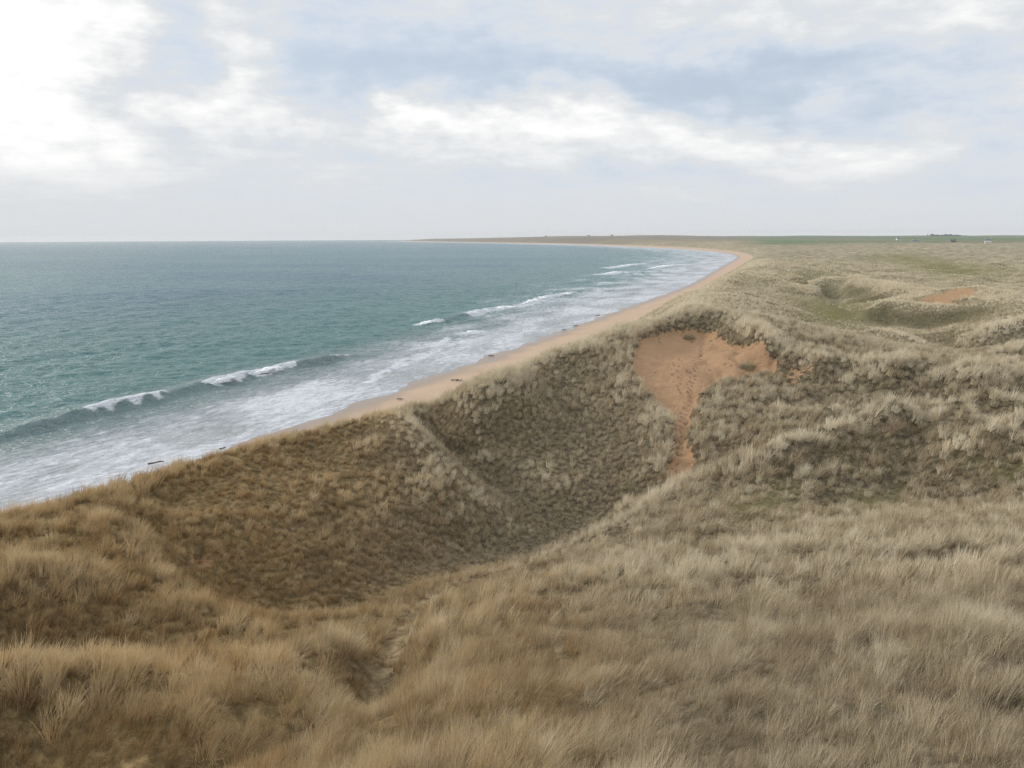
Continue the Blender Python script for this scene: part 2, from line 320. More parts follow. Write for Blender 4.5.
# ------------------------------------------------------------------ masks on the ground (outlines on the map)
def in_poly(x, y, poly):
    c = np.zeros(x.shape, bool); n = len(poly)
    for i in range(n):
        x1, y1 = poly[i]; x2, y2 = poly[(i + 1) % n]
        if y1 == y2: continue
        k = ((y1 > y) != (y2 > y)) & (x < (x2 - x1) * (y - y1) / (y2 - y1) + x1); c ^= k
    return c
def line_dist(x, y, pl):
    best = np.full(x.shape, 1e9)
    for (ax, ay), (bx, by) in zip(pl[:-1], pl[1:]):
        dx, dy = bx - ax, by - ay; L2 = dx * dx + dy * dy + 1e-9
        t = np.clip(((x - ax) * dx + (y - ay) * dy) / L2, 0, 1)
        best = np.minimum(best, np.hypot(x - ax - t * dx, y - ay - t * dy))
    return best
def poly_soft(x, y, poly, w):
    d = line_dist(x, y, list(poly) + [poly[0]])
    return sst(np.where(in_poly(x, y, poly), d, -d), -w, w)
def PX(pts): return [hit(a, b)[:2] for a, b in pts]
BLOWOUT = PX([(632,352),(640,338),(662,330),(690,322),(712,330),(745,342),(772,352),(778,366),(765,374),(740,378),(712,384),(697,395),(690,420),(686,450),(692,478),(668,480),(672,450),(672,420),(664,402),(640,386),(634,368)])
SIDE_SCAR = PX([(784,372),(802,358),(815,366),(808,382),(786,384)])
FAR_BLOW = PX([(908,303),(930,295),(946,290),(976,290),(972,297),(955,303),(925,304)])
SLACK = PX([(806,322),(815,306),(850,303),(862,308),(848,322),(838,328)])
MEADOW = PX([(880,254),(905,253),(940,262),(1010,270),(1000,274),(960,276),(925,270)])
TRACK = PX([(215,764),(300,745),(360,705),(380,680),(388,650),(398,618),(420,596),(450,580),(520,560),(565,545),(600,528),(640,506),(668,488)])
SPUR = PX([(388,418),(420,442),(455,472),(490,503),(518,527)])
BURROW = hit(196, 552)
MOSS = [PX([(720,500),(790,490),(800,515),(740,525)]), PX([(960,455),(1020,470),(1020,490),(980,480)]), PX([(830,505),(900,490),(905,515),(850,525)])]
def masks(x, y):
    shp = np.shape(x); x = np.asarray(x, float).ravel(); y = np.asarray(y, float).ravel(); r = np.hypot(x, y)
    sand = np.zeros(x.shape); green = np.zeros(x.shape); track = np.zeros(x.shape)
    nz = fbm(x / 2.6, y / 2.6, 61, 2)
    n = np.nonzero((r > 30) & (r < 140) & (x > -10) & (x < 60))[0]
    if len(n):
        X, Y = x[n], y[n]; W = nz[n]
        sand[n] = np.maximum(poly_soft(X + W * 0.8, Y + W * 1.3, BLOWOUT, 0.5), 0.55 * poly_soft(X + W, Y + W, SIDE_SCAR, 1.2))
    n = np.nonzero((r > 130) & (r < 1200) & (x > 40))[0]
    if len(n):
        X, Y = x[n], y[n]; W = nz[n]
        sand[n] = np.maximum(sand[n], poly_soft(X + W * 2, Y + W * 3, FAR_BLOW, 1.6))
        g = fbm(X / 15, Y / 15, 63, 3)
        green[n] = np.maximum(poly_soft(X + W * 3, Y + W * 6, SLACK, 7.0), poly_soft(X + g * 14, Y + g * 30, MEADOW, 25.0))
    n = np.nonzero(r < 75)[0]
    if len(n):
        X, Y = x[n], y[n]; W = nz[n]
        track[n] = np.maximum(1 - sst(line_dist(X + W * .25, Y + W * .25, TRACK), 0.25, 0.7), 0.9 * (1 - sst(line_dist(X + W * .1, Y + W * .1, SPUR), 0.2, 0.6)))
        db = np.hypot(X - BURROW[0], Y - BURROW[1])
        sand[n] = np.maximum(sand[n], 0.8 * (1 - sst(np.hypot((X - BURROW[0]) / 1.1, (Y - BURROW[1] + .3)) + W * .4, 0.5, 1.0)))
        for p in MOSS: green[n] = np.maximum(green[n], 0.5 * poly_soft(X + W * 1.5, Y + W * 1.5, p, 1.2))
    return sand.reshape(shp), green.reshape(shp), track.reshape(shp)

def add_mesh(name, V, F, mat, kind=None, label=None, cat=None, group=None, parent=None, smooth=True, attrs=None):
    me = bpy.data.meshes.new(name)
    V = np.asarray(V, np.float32); 
    if isinstance(F, np.ndarray):
        me.vertices.add(len(V)); me.vertices.foreach_set('co', V.ravel())
        nf, k = F.shape
        me.loops.add(nf * k); me.loops.foreach_set('vertex_index', F.ravel().astype(np.int32))
        me.polygons.add(nf); me.polygons.foreach_set('loop_start', np.arange(0, nf * k, k, dtype=np.int32))
        me.update(calc_edges=True)
    else:
        me.from_pydata([tuple(map(float, v)) for v in V], [], F); me.update()
    if smooth and len(me.polygons): me.polygons.foreach_set('use_smooth', np.ones(len(me.polygons), bool))
    for k, v in (attrs or {}).items():
        a = me.attributes.new(k, 'FLOAT', 'POINT'); a.data.foreach_set('value', np.asarray(v, np.float32).ravel())
    me.validate(); me.update()
    if mat: me.materials.append(mat)
    o = bpy.data.objects.new(name, me); COL.objects.link(o)
    if kind: o['kind'] = kind
    if label: o['label'] = label
    if cat: o['category'] = cat
    if group: o['group'] = group
    if parent: o.parent = parent
    return o
def grid_faces(nr, na, keep=None):
    i = np.arange(nr - 1)[:, None] * na + np.arange(na - 1)[None]
    F = np.stack([i, i + 1, i + na + 1, i + na], -1).reshape(-1, 4)
    if keep is not None:
        k = keep.ravel()[F].any(1); F = F[k]
    return F
def compact(V, F, arrs):
    u, inv = np.unique(F.ravel(), return_inverse=True)
    return V[u], inv.reshape(F.shape).astype(np.int32), {k: v.ravel()[u] for k, v in arrs.items()}

# ------------------------------------------------------------------ materials
def material(name):
    m = bpy.data.materials.new(name); m.use_nodes = True
    t = NT(m.node_tree); b = t.n['Principled BSDF']; return m, t, b
def coords(t): return t.new('ShaderNodeNewGeometry').outputs['Position']
def bump(t, b, h, strength, dist):
    n = t.new('ShaderNodeBump'); n.inputs['Strength'].default_value = strength; n.inputs['Distance'].default_value = dist
    t.l.new(h, n.inputs['Height']); t.l.new(n.outputs[0], b.inputs['Normal']); return n

def mat_dune():
    m, t, b = material('dune_turf'); p = coords(t)
    sand, green, far, warm = t.attr('sand'), t.attr('green'), t.attr('far'), t.attr('warm')
    n1 = t.noise(p, 0.35, 6, 0.65); n2 = t.noise(p, 2.2, 5, 0.65); n3 = t.noise(p, 0.03, 4, 0.6); n4 = t.noise(p, 0.11, 5, 0.65)
    n2 = t.m('MULTIPLY', t.sstep(n2, 0.3, 0.7), 1.0); litter = t.mix(n2, (0.055, 0.044, 0.027), (0.20, 0.16, 0.10))
    warmc = t.mix(n2, (0.085, 0.060, 0.027), (0.26, 0.18, 0.085))
    litter = t.mix(warm, litter, warmc)
    straw = t.mix(t.sstep(n4, 0.35, 0.65), (0.20, 0.165, 0.10), (0.40, 0.34, 0.235))
    straw = t.mix(t.m('MULTIPLY', t.sstep(n3, 0.45, 0.7), 0.45), straw, (0.15, 0.15, 0.065))
    c = t.mix(t.m('MULTIPLY', far, 0.9), litter, straw)
    c = t.mix(t.m('MULTIPLY', t.attr('turf_shade'), 0.75), c, t.mix(n2, (0.075, 0.072, 0.038), (0.15, 0.135, 0.075)))  # greener turf on steep far slopes, with their shade painted into the colour
    gcol = t.mix(n1, (0.115, 0.108, 0.034), (0.195, 0.175, 0.066))
    c = t.mix(t.m('MULTIPLY', green, 0.85), c, gcol)
    c = t.mix(t.m('MULTIPLY', t.attr('track'), 0.4), c, t.mix(n2, (0.20, 0.145, 0.08), (0.40, 0.31, 0.19)))
    hill = t.attr('hill')
    c = t.mix(t.m('MULTIPLY', t.attr('heath'), 0.85), c, t.mix(t.noise(t.vm('MULTIPLY', p, (1, .4, 1)), 0.006, 5, 0.7), (0.10, 0.08, 0.065), (0.22, 0.185, 0.135)))
    f1 = t.noise(t.vm('MULTIPLY', p, (1, 0.35, 1)), 0.0022, 2, 0.5)
    hcol = t.mix(t.sstep(f1, 0.42, 0.58), (0.10, 0.145, 0.07), (0.16, 0.155, 0.095))
    c = t.mix(hill, c, hcol)
    sn = t.noise(p, 9.0, 5, 0.7); sn2 = t.noise(p, 0.6, 4, 0.6)
    scol = t.mix(sn2, (0.305, 0.187, 0.102), (0.41, 0.26, 0.152))
    scol = t.mix(t.m('MULTIPLY', t.sstep(sn, 0.5, 0.8), 0.35), scol, (0.20, 0.115, 0.066))
    c = t.mix(t.sstep(t.m('ADD', sand, t.m('MULTIPLY', t.m('SUBTRACT', n2, 0.5), 0.5)), 0.35, 0.6), c, scol)
    t.l.new(c, b.inputs['Base Color']); b.inputs['Roughness'].default_value = 0.95; b.inputs['Specular IOR Level'].default_value = 0.1
    h = t.m('ADD', t.m('MULTIPLY', n2, 0.35), t.m('ADD', t.m('MULTIPLY', t.noise(p, 7, 4, 0.7), 0.12), t.m('MULTIPLY', t.m('MULTIPLY', n4, far), 5.0)))
    bump(t, b, h, 0.6, 0.6)
    return m
def mat_beach():
    m, t, b = material('beach_sand'); p = coords(t)
    s = t.attr('s')
    n1 = t.noise(p, 0.12, 5, 0.6); n2 = t.noise(p, 1.5, 5, 0.6)
    dry = t.mix(n1, (0.365, 0.25, 0.165), (0.45, 0.325, 0.225)); wet = (0.24, 0.175, 0.125)
    edge = t.sstep(t.m('ADD', s, t.m('MULTIPLY', t.m('SUBTRACT', n1, 0.5), 8)), 1.5, 7.0)
    c = t.mix(edge, wet, dry); c = t.mix(t.m('MULTIPLY', t.sstep(n2, 0.55, 0.8), 0.25), c, (0.25, 0.14, 0.08))
    t.l.new(c, b.inputs['Base Color'])
    t.l.new(t.m('ADD', 0.35, t.m('MULTIPLY', edge, 0.6)), b.inputs['Roughness'])
    bump(t, b, n2, 0.35, 0.15)
    return m
def mat_sea():
    m, t, b = material('sea_water'); p = coords(t)
    s, al, foam = t.attr('s'), t.attr('along'), t.attr('foam')
    cs = t.new('ShaderNodeCombineXYZ'); t.l.new(s, cs.inputs[0]); t.l.new(t.m('MULTIPLY', al, 0.33), cs.inputs[1]); sv = cs.outputs[0]
    off = t.sstep(s, -260, -25)
    big = t.noise(t.vm('MULTIPLY', p, (0.6, 1.0, 0)), 0.006, 5, 0.6)
    deep = t.mix(t.sstep(big, 0.38, 0.62), (0.025, 0.098, 0.138), (0.048, 0.138, 0.150))
    c = t.mix(off, deep, (0.055, 0.140, 0.135)); c = t.mix(t.sstep(s, -46, -24), c, (0.13, 0.175, 0.175)); c = t.mix(t.sstep(s, -26, -6), c, (0.27, 0.285, 0.285))
    n1 = t.noise(sv, 0.10, 6, 0.68, 0.4); n2 = t.noise(sv, 1.1, 5, 0.7, 0.4)
    fm = t.m('ADD', t.m('MULTIPLY', n1, 0.50), t.m('MULTIPLY', n2, 0.50))
    th = t.m('SUBTRACT', 0.72, t.m('MULTIPLY', foam, 0.40))
    f = t.sstep(fm, th, t.m('ADD', th, 0.24))
    f = t.m('MULTIPLY', f, t.sstep(foam, 0.0, 0.12))
    wcv = t.vm('MULTIPLY', p, (0.6, 1.0, 0.0))
    wn = t.noise(wcv, 0.16, 3, 0.6); wn2 = t.noise(wcv, 0.018, 2, 0.5)
    wc = t.m('MULTIPLY', t.sstep(wn, 0.69, 0.76), t.sstep(wn2, 0.42, 0.62))
    f = t.m('MAXIMUM', f, t.m('MULTIPLY', wc, 0.6))
    c = t.mix(t.m('MULTIPLY', f, 0.9), c, t.mix(n2, (0.47, 0.48, 0.52), (0.66, 0.67, 0.70)))
    t.l.new(c, b.inputs['Base Color']); b.inputs['IOR'].default_value = 1.333
    t.l.new(t.m('SUBTRACT', 0.27, t.m('MULTIPLY', f, 0.22)), b.inputs['Specular IOR Level'])
    t.l.new(t.m('ADD', 0.27, t.m('MULTIPLY', f, 0.55)), b.inputs['Roughness'])
    wv = t.vm('MULTIPLY', p, (0.50, 1.0, 1.0))
    h = t.m('ADD', t.m('MULTIPLY', t.noise(wv, 0.10, 5, 0.65), 3.6), t.m('MULTIPLY', t.noise(wv, 0.55, 4, 0.65), 1.6))
    h = t.m('ADD', h, t.m('MULTIPLY', f, 0.2))
    bump(t, b, h, 1.0, 0.9)
    return m
def mat_plain(name, col, rough=0.8, col2=None, sc=3.0):
    m, t, b = material(name)
    c = t.mix(t.noise(coords(t), sc, 5, 0.65), col, col2 or tuple(x * 1.3 for x in col))
    t.l.new(c, b.inputs['Base Color']); b.inputs['Roughness'].default_value = rough; return m

# ------------------------------------------------------------------ dunes, beach, sea
def warm_of(x, y):
    az = np.degrees(np.arctan2(x, y)); r = np.hypot(x, y)
    w = 1 - sst(az + 3.5 * fbm(x / 11, y / 11, 71, 2), -16 + 14 * (1 - sst(r, 15, 60)), 4 + 14 * (1 - sst(r, 15, 60)))
    sp = np.array(SPUR); o = np.argsort(sp[:, 1]); xs = np.interp(y, sp[o, 1], sp[o, 0])
    w = w * (0.72 + 0.28 * sst(-az, 8, 24))
    w = w * (1 - 0.45 * sst(x - xs, -0.3, 0.8) * sst(r, 44, 50))
    return w * (1 - sst(r, 62, 112))
NR, NA = 900, 760
aa = np.radians(np.linspace(-58, 58, NA)); rr = np.exp(np.concatenate([np.linspace(math.log(1.2), math.log(9), 90)[:-1], np.linspace(math.log(9), math.log(330), 560)[:-1], np.linspace(math.log(330), math.log(8800), NR - 648)]))
gx = rr[:, None] * np.sin(aa); gy = rr[:, None] * np.cos(aa); gz = ground(gx, gy)
gs, gt = shore_st(gx, gy)
sand, green, track = masks(gx, gy)
gr = np.hypot(gx, gy)
gz = gz - 0.12 * track * (gr < 80) - 0.35 * np.exp(-((gx - BURROW[0]) ** 2 + (gy - BURROW[1] - .2) ** 2) / 0.18)
_nm = gr < 75; gz[_nm] -= 0.5 * (1 - sst(line_dist(gx[_nm], gy[_nm], TRACK), 0.25, 2.4))
gz = gz - 0.75 * sand * (gr < 140) + 0.12 * sand * fbm(gx / 0.7, gy / 0.7, 91, 2) * (gr < 140)
ci_, cj_ = np.arange(0, NR, 2), np.arange(0, NA, 4)
qx, qy = gx[np.ix_(ci_, cj_)], gy[np.ix_(ci_, cj_)]; qd = np.clip(0.030 * np.hypot(qx, qy), 0.9, 40)
q0 = ground(qx, qy, False); qE, qW, qN, qS = [ground(qx + a * qd, qy + b * qd, False) for a, b in ((1, 0), (-1, 0), (0, 1), (0, -1))]
cvx = q0 - 0.25 * (qE + qW + qN + qS)
cvx = np.clip(cvx / (0.13 * qd), -1, 1)          # + on crests, - in hollows
cI = np.clip(np.arange(NR) / 2.0, 0, len(ci_) - 1.001); cJ = np.clip(np.arange(NA) / 4.0, 0, len(cj_) - 1.001)
_i = cI.astype(int); _j = cJ.astype(int); _u = (cI - _i)[:, None]; _v = (cJ - _j)[None]
def up5(G): return G[np.ix_(_i, _j)] * (1 - _u) * (1 - _v) + G[np.ix_(_i + 1, _j)] * _u * (1 - _v) + G[np.ix_(_i, _j + 1)] * (1 - _u) * _v + G[np.ix_(_i + 1, _j + 1)] * _u * _v
crest = up5(cvx); grx = up5((qE - qW) / (2 * qd)); gry = up5((qN - qS) / (2 * qd))
V = np.stack([gx, gy, gz], -1).reshape(-1, 3)
keep = (gs > 3) & (gz > beach_z(gs, gt) - 1.0)
F = grid_faces(NR, NA, keep)
at_ = dict(turf_shade=sst(np.hypot(grx, gry), 0.16, 0.40) * sst(gr, 100, 140) * (1 - np.clip(crest, 0, 1)) * sst(gs, 48, 70), heath=sst(gr + 400 * fbm(gx / 200, gy / 200, 13, 2), 1700, 2900), track=track, sand=sand, green=green, far=sst(gr, 90, 230), warm=warm_of(gx, gy), hill=sst(gr + 250 * fbm(gx / 300, gy / 300, 3, 2), 1300, 1900) * sst(np.degrees(np.arctan2(gx, gy)) + 1.5 * fbm(gx / 400, gy / 400, 8, 2), 15, 18.5))
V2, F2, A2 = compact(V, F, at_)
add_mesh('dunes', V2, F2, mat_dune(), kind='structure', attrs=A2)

keepb = (gs > -25) & (gs < 75)
zb = beach_z(gs, gt) + 0.02 + 0.05 * fbm(gx / 9, gy / 9, 81, 2)
F = grid_faces(NR, NA, keepb)
Vb, Fb, Ab = compact(np.stack([gx, gy, zb], -1).reshape(-1, 3), F, dict(s=gs))
add_mesh('beach', Vb, Fb, mat_beach(), kind='structure', attrs=Ab)

# breaker crests: pixel polylines laid on the sea
BREAK = [  # (polyline along the crest, wave height)
 ([(-60,444),(0,431),(60,416),(95,408),(158,393),(208,381),(250,371),(290,364),(330,356),(365,349)], 1.25),
 ([(415,324),(437,321),(470,313),(500,307),(530,300),(572,292),(600,287)], 0.9),
 ([(365,380),(390,366),(420,354),(445,341),(463,331),(480,328),(520,316)], 0.35),
 ([(0,470),(60,458),(110,445),(180,425)], 0.25),
 ([(600,268),(640,264),(668,261)], 0.8), ([(610,276),(650,272),(690,266)], 0.6), ([(560,284),(600,280),(640,275)], 0.5)]
BW = []
for pl, h in BREAK:
    P = np.array(pl, float); X, Y = at_z(P[:, 0], P[:, 1], 0.85 * h); BW.append((_chaikin(np.stack([X, Y], 1), 2), h))
_WZ = 0
def wave_profile(x, y):
    z = np.zeros(x.shape); fo = np.zeros(x.shape)
    for pl, h in BW:
        c = pl.mean(0); rad = np.hypot(*(pl - c).T).max() + 30
        n = np.nonzero(np.hypot(x - c[0], y - c[1]) < rad)[0]
        if not len(n): continue
        X, Y = x[n], y[n]; best = np.full(X.shape, 1e9); D = np.zeros(X.shape); TT = np.zeros(X.shape); cum = 0
        for (ax, ay), (bx, by) in zip(pl[:-1], pl[1:]):
            dx, dy = bx - ax, by - ay; L = math.hypot(dx, dy) + 1e-9
            t = np.clip(((X - ax) * dx + (Y - ay) * dy) / L ** 2, 0, 1); ex_ = X - ax - t * dx; ey = Y - ay - t * dy
            d = np.hypot(ex_, ey); side = np.where(dx * (Y - ay) - dy * (X - ax) < 0, 1.0, -1.0); mm = d < best
            best = np.where(mm, d, best); D = np.where(mm, d * side, D); TT = np.where(mm, cum + t * L, TT); cum += L
        k = 1.0 + 0.0 * h; endf = sst(TT, 0, 14) * (1 - sst(TT, cum - 14, cum)); wob = 1 + 0.25 * pnoise(TT / 9, TT * 0 + h * 7, 101)
        front = np.exp(-(np.maximum(D, 0) / (1.1 * k + .3)) ** 2); back = np.exp(-(np.minimum(D, 0) / 5.0) ** 2)
        z[n] += h * endf * wob * np.where(D > 0, front, back)
    return z
sr = np.exp(np.concatenate([np.linspace(math.log(28), math.log(420), 700)[:-1], np.linspace(math.log(420), math.log(9700), 300)]))
sa = np.radians(np.linspace(-58, 30, 620))
sx = sr[:, None] * np.sin(sa); sy = sr[:, None] * np.cos(sa)
ss, stt = shore_st(sx, sy); r_ = np.hypot(sx, sy)
sz = np.zeros(sx.shape)
am = sst(-ss, 0, 45) * (1 - sst(r_, 500, 1500))
wf = ss / 9.0 + 0.5 * pnoise(sx / 40, sy / 40, 111)
sz += am * (0.16 * np.sin(wf * 2.2) * (0.6 + pnoise(sx / 30, sy / 60, 112)) + 0.34 * fbm(sx / 9, sy / 7, 113, 3) + 0.16 * fbm(sx / 3.6, sy / 2.4, 114, 2) * (1 - sst(r_, 200, 420)))
sz += 0.09 * fbm(stt / 11, ss / 14, 119, 2) * sst(ss, -22, -4)
sz += wave_profile(sx.ravel(), sy.ravel()).reshape(sx.shape)
wid = 24 + 42 * sst(stt, 400, 720) + 60 * sst(stt, 800, 1300) + 40 * sst(stt, 2000, 5000)
u = -ss / wid
foam = np.where(u < 1, 1.0 - 0.30 * sst(u, 0.35, 1), 0.70 * (1 - sst(u, 1.0, 1.7))) * sst(u, -0.35, -0.02)
foam = np.clip(foam * (0.92 + 0.25 * fbm(sx / 22, sy / 22, 115, 2)), 0, 1)
for pts, fw in (([(94,408.5),(112,404),(135,398.5),(158,392.5)],3),([(207,382),(222,378.5),(241,374)],2.6),([(250,372),(270,368),(292,363.5)],3),([(330,356),(350,352)],1.5),([(417,323.5),(438,320.5)],3),([(469,314),(488,310),(519,305),(558,294.5),(574,292)],4.5),([(461,333),(479,329)],3),([(438,345),(448,337)],2.2),([(416,357.5),(440,346.5)],2),([(370,379),(380,371.5),(404,361)],2),([(606,267.5),(645,263)],11),([(648,268),(676,264)],11),([(598,274),(630,271)],10)):
    P = np.array(pts, float); X, Y = at_z(P[:, 0], P[:, 1], 1.0 if P[:, 0].max() < 360 else .6); n = np.nonzero((np.hypot(sx - X.mean(), sy - Y.mean()) < np.hypot(X - X.mean(), Y - Y.mean()).max() + 15).ravel())[0]
    d = line_dist(sx.ravel()[n] + 1.2 * pnoise(sx.ravel()[n] / 1.5, sy.ravel()[n] / 1.5, 131), sy.ravel()[n], list(zip(X, Y))); fl = foam.ravel(); fl[n] = np.maximum(fl[n], 1.25 * (1 - sst(d, 0.2 * fw, fw))); foam = fl.reshape(foam.shape)
keeps = ss < 14
F = grid_faces(len(sr), len(sa), keeps)
Vs, Fs, As = compact(np.stack([sx, sy, sz + 0.05], -1).reshape(-1, 3), F, dict(s=ss, along=stt, foam=foam))
add_mesh('sea', Vs, Fs, mat_sea(), kind='structure', attrs=As)
print("terrain done", len(V2), len(Vs))

# ------------------------------------------------------------------ marram grass
def mat_grass():
    m, t, b = material('marram_blades'); t.n.remove(b)
    out = t.n['Material Output']
    tint, warm, rnd = t.attr('tint', 'INSTANCER'), t.attr('warm', 'INSTANCER'), t.attr('rnd')
    cool = t.mix(rnd, (0.17, 0.125, 0.075), (0.74, 0.63, 0.445))
    hot = t.mix(rnd, (0.195, 0.118, 0.046), (0.58, 0.395, 0.195))
    c = t.mix(warm, cool, hot)
    olive = t.mix(rnd, (0.13, 0.115, 0.045), (0.30, 0.26, 0.12))
    c = t.mix(t.m('MULTIPLY', t.sstep(tint, 0.35, 0.95), 0.75), c, olive)
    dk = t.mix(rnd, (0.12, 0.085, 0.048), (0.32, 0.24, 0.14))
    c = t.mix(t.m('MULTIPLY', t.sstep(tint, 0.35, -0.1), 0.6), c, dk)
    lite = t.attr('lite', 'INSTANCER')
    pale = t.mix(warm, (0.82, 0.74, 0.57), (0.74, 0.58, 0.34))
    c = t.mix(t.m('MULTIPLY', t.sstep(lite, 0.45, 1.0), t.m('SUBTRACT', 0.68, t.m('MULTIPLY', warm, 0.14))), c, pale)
    d = t.new('ShaderNodeBsdfDiffuse'); t.l.new(c, d.inputs[0])
    tr = t.new('ShaderNodeBsdfTranslucent'); t.l.new(c, tr.inputs[0])
    mx = t.new('ShaderNodeMixShader'); mx.inputs[0].default_value = 0.22
    t.l.new(d.outputs[0], mx.inputs[1]); t.l.new(tr.outputs[0], mx.inputs[2]); t.l.new(mx.outputs[0], out.inputs[0])
    return m
SPURL = np.array(SPUR)
MG = mat_grass()
protos = bpy.data.collections.new("grass_tufts")     # library of tuft shapes for the grass, used only as instances
def tuft(name, nb, h, w, rad, seed, nseg=3, spread=0.55):
    g = np.random.default_rng(seed); V = []; F = []; RN = []
    for i in range(nb):
        a = g.uniform(0, 6.283); r0 = rad * math.sqrt(g.uniform(0, 1)); L = h * g.uniform(0.55, 1.15) * (1 - 0.3 * (r0 / rad) ** 2)
        out_ = a + g.normal(0, 0.7); lean = abs(g.normal(0, spread)) * 0.6 + 0.35 * r0 / rad; bend = g.uniform(0.2, 0.9)
        bx, by = r0 * math.cos(a), r0 * math.sin(a); px, py, pz = bx, by, -0.06
        fa = out_ + 1.5708 + g.normal(0, 0.6); wx_, wy_ = math.cos(fa), math.sin(fa); k0 = len(V); ww = w * g.uniform(0.7, 1.3); th = lean * 0.5; rn = g.uniform(0, 1)
        if g.uniform() < .05: L *= 1.35; rn = 1.15; lean *= .7
        for q in range(nseg + 1):
            f = q / nseg; hw = 0.5 * ww * (1 - f ** 1.6 * 0.85)
            V.append((px - wx_ * hw, py - wy_ * hw, pz)); V.append((px + wx_ * hw, py + wy_ * hw, pz)); RN += [rn, rn]
            th = lean * 0.5 + bend * lean * 1.4 * f + 0.25 * f * f
            st = (L + .06) / nseg; px += math.cos(out_) * math.sin(th) * st; py += math.sin(out_) * math.sin(th) * st; pz += math.cos(th) * st
        for q in range(nseg):
            o = k0 + 2 * q; F.append((o, o + 1, o + 3, o + 2))
    o = add_mesh(name, V, np.array(F), MG, attrs=dict(rnd=RN), smooth=False)
    COL.objects.unlink(o); protos.objects.link(o)
LOD = [(4, 150, .62, .006, .26, 3), (4, 100, .72, .014, .22, 3), (4, 84, .86, .026, .27, 2), (3, 26, .55, .055, .28, 2)]
lod_start = []; k = 0
for li, (nv, nb, h, w, rad, ns) in enumerate(LOD):
    lod_start.append(k)
    for v in range(nv): tuft("tuft_%02d" % k, nb, h, w, rad, 100 + k, ns); k += 1

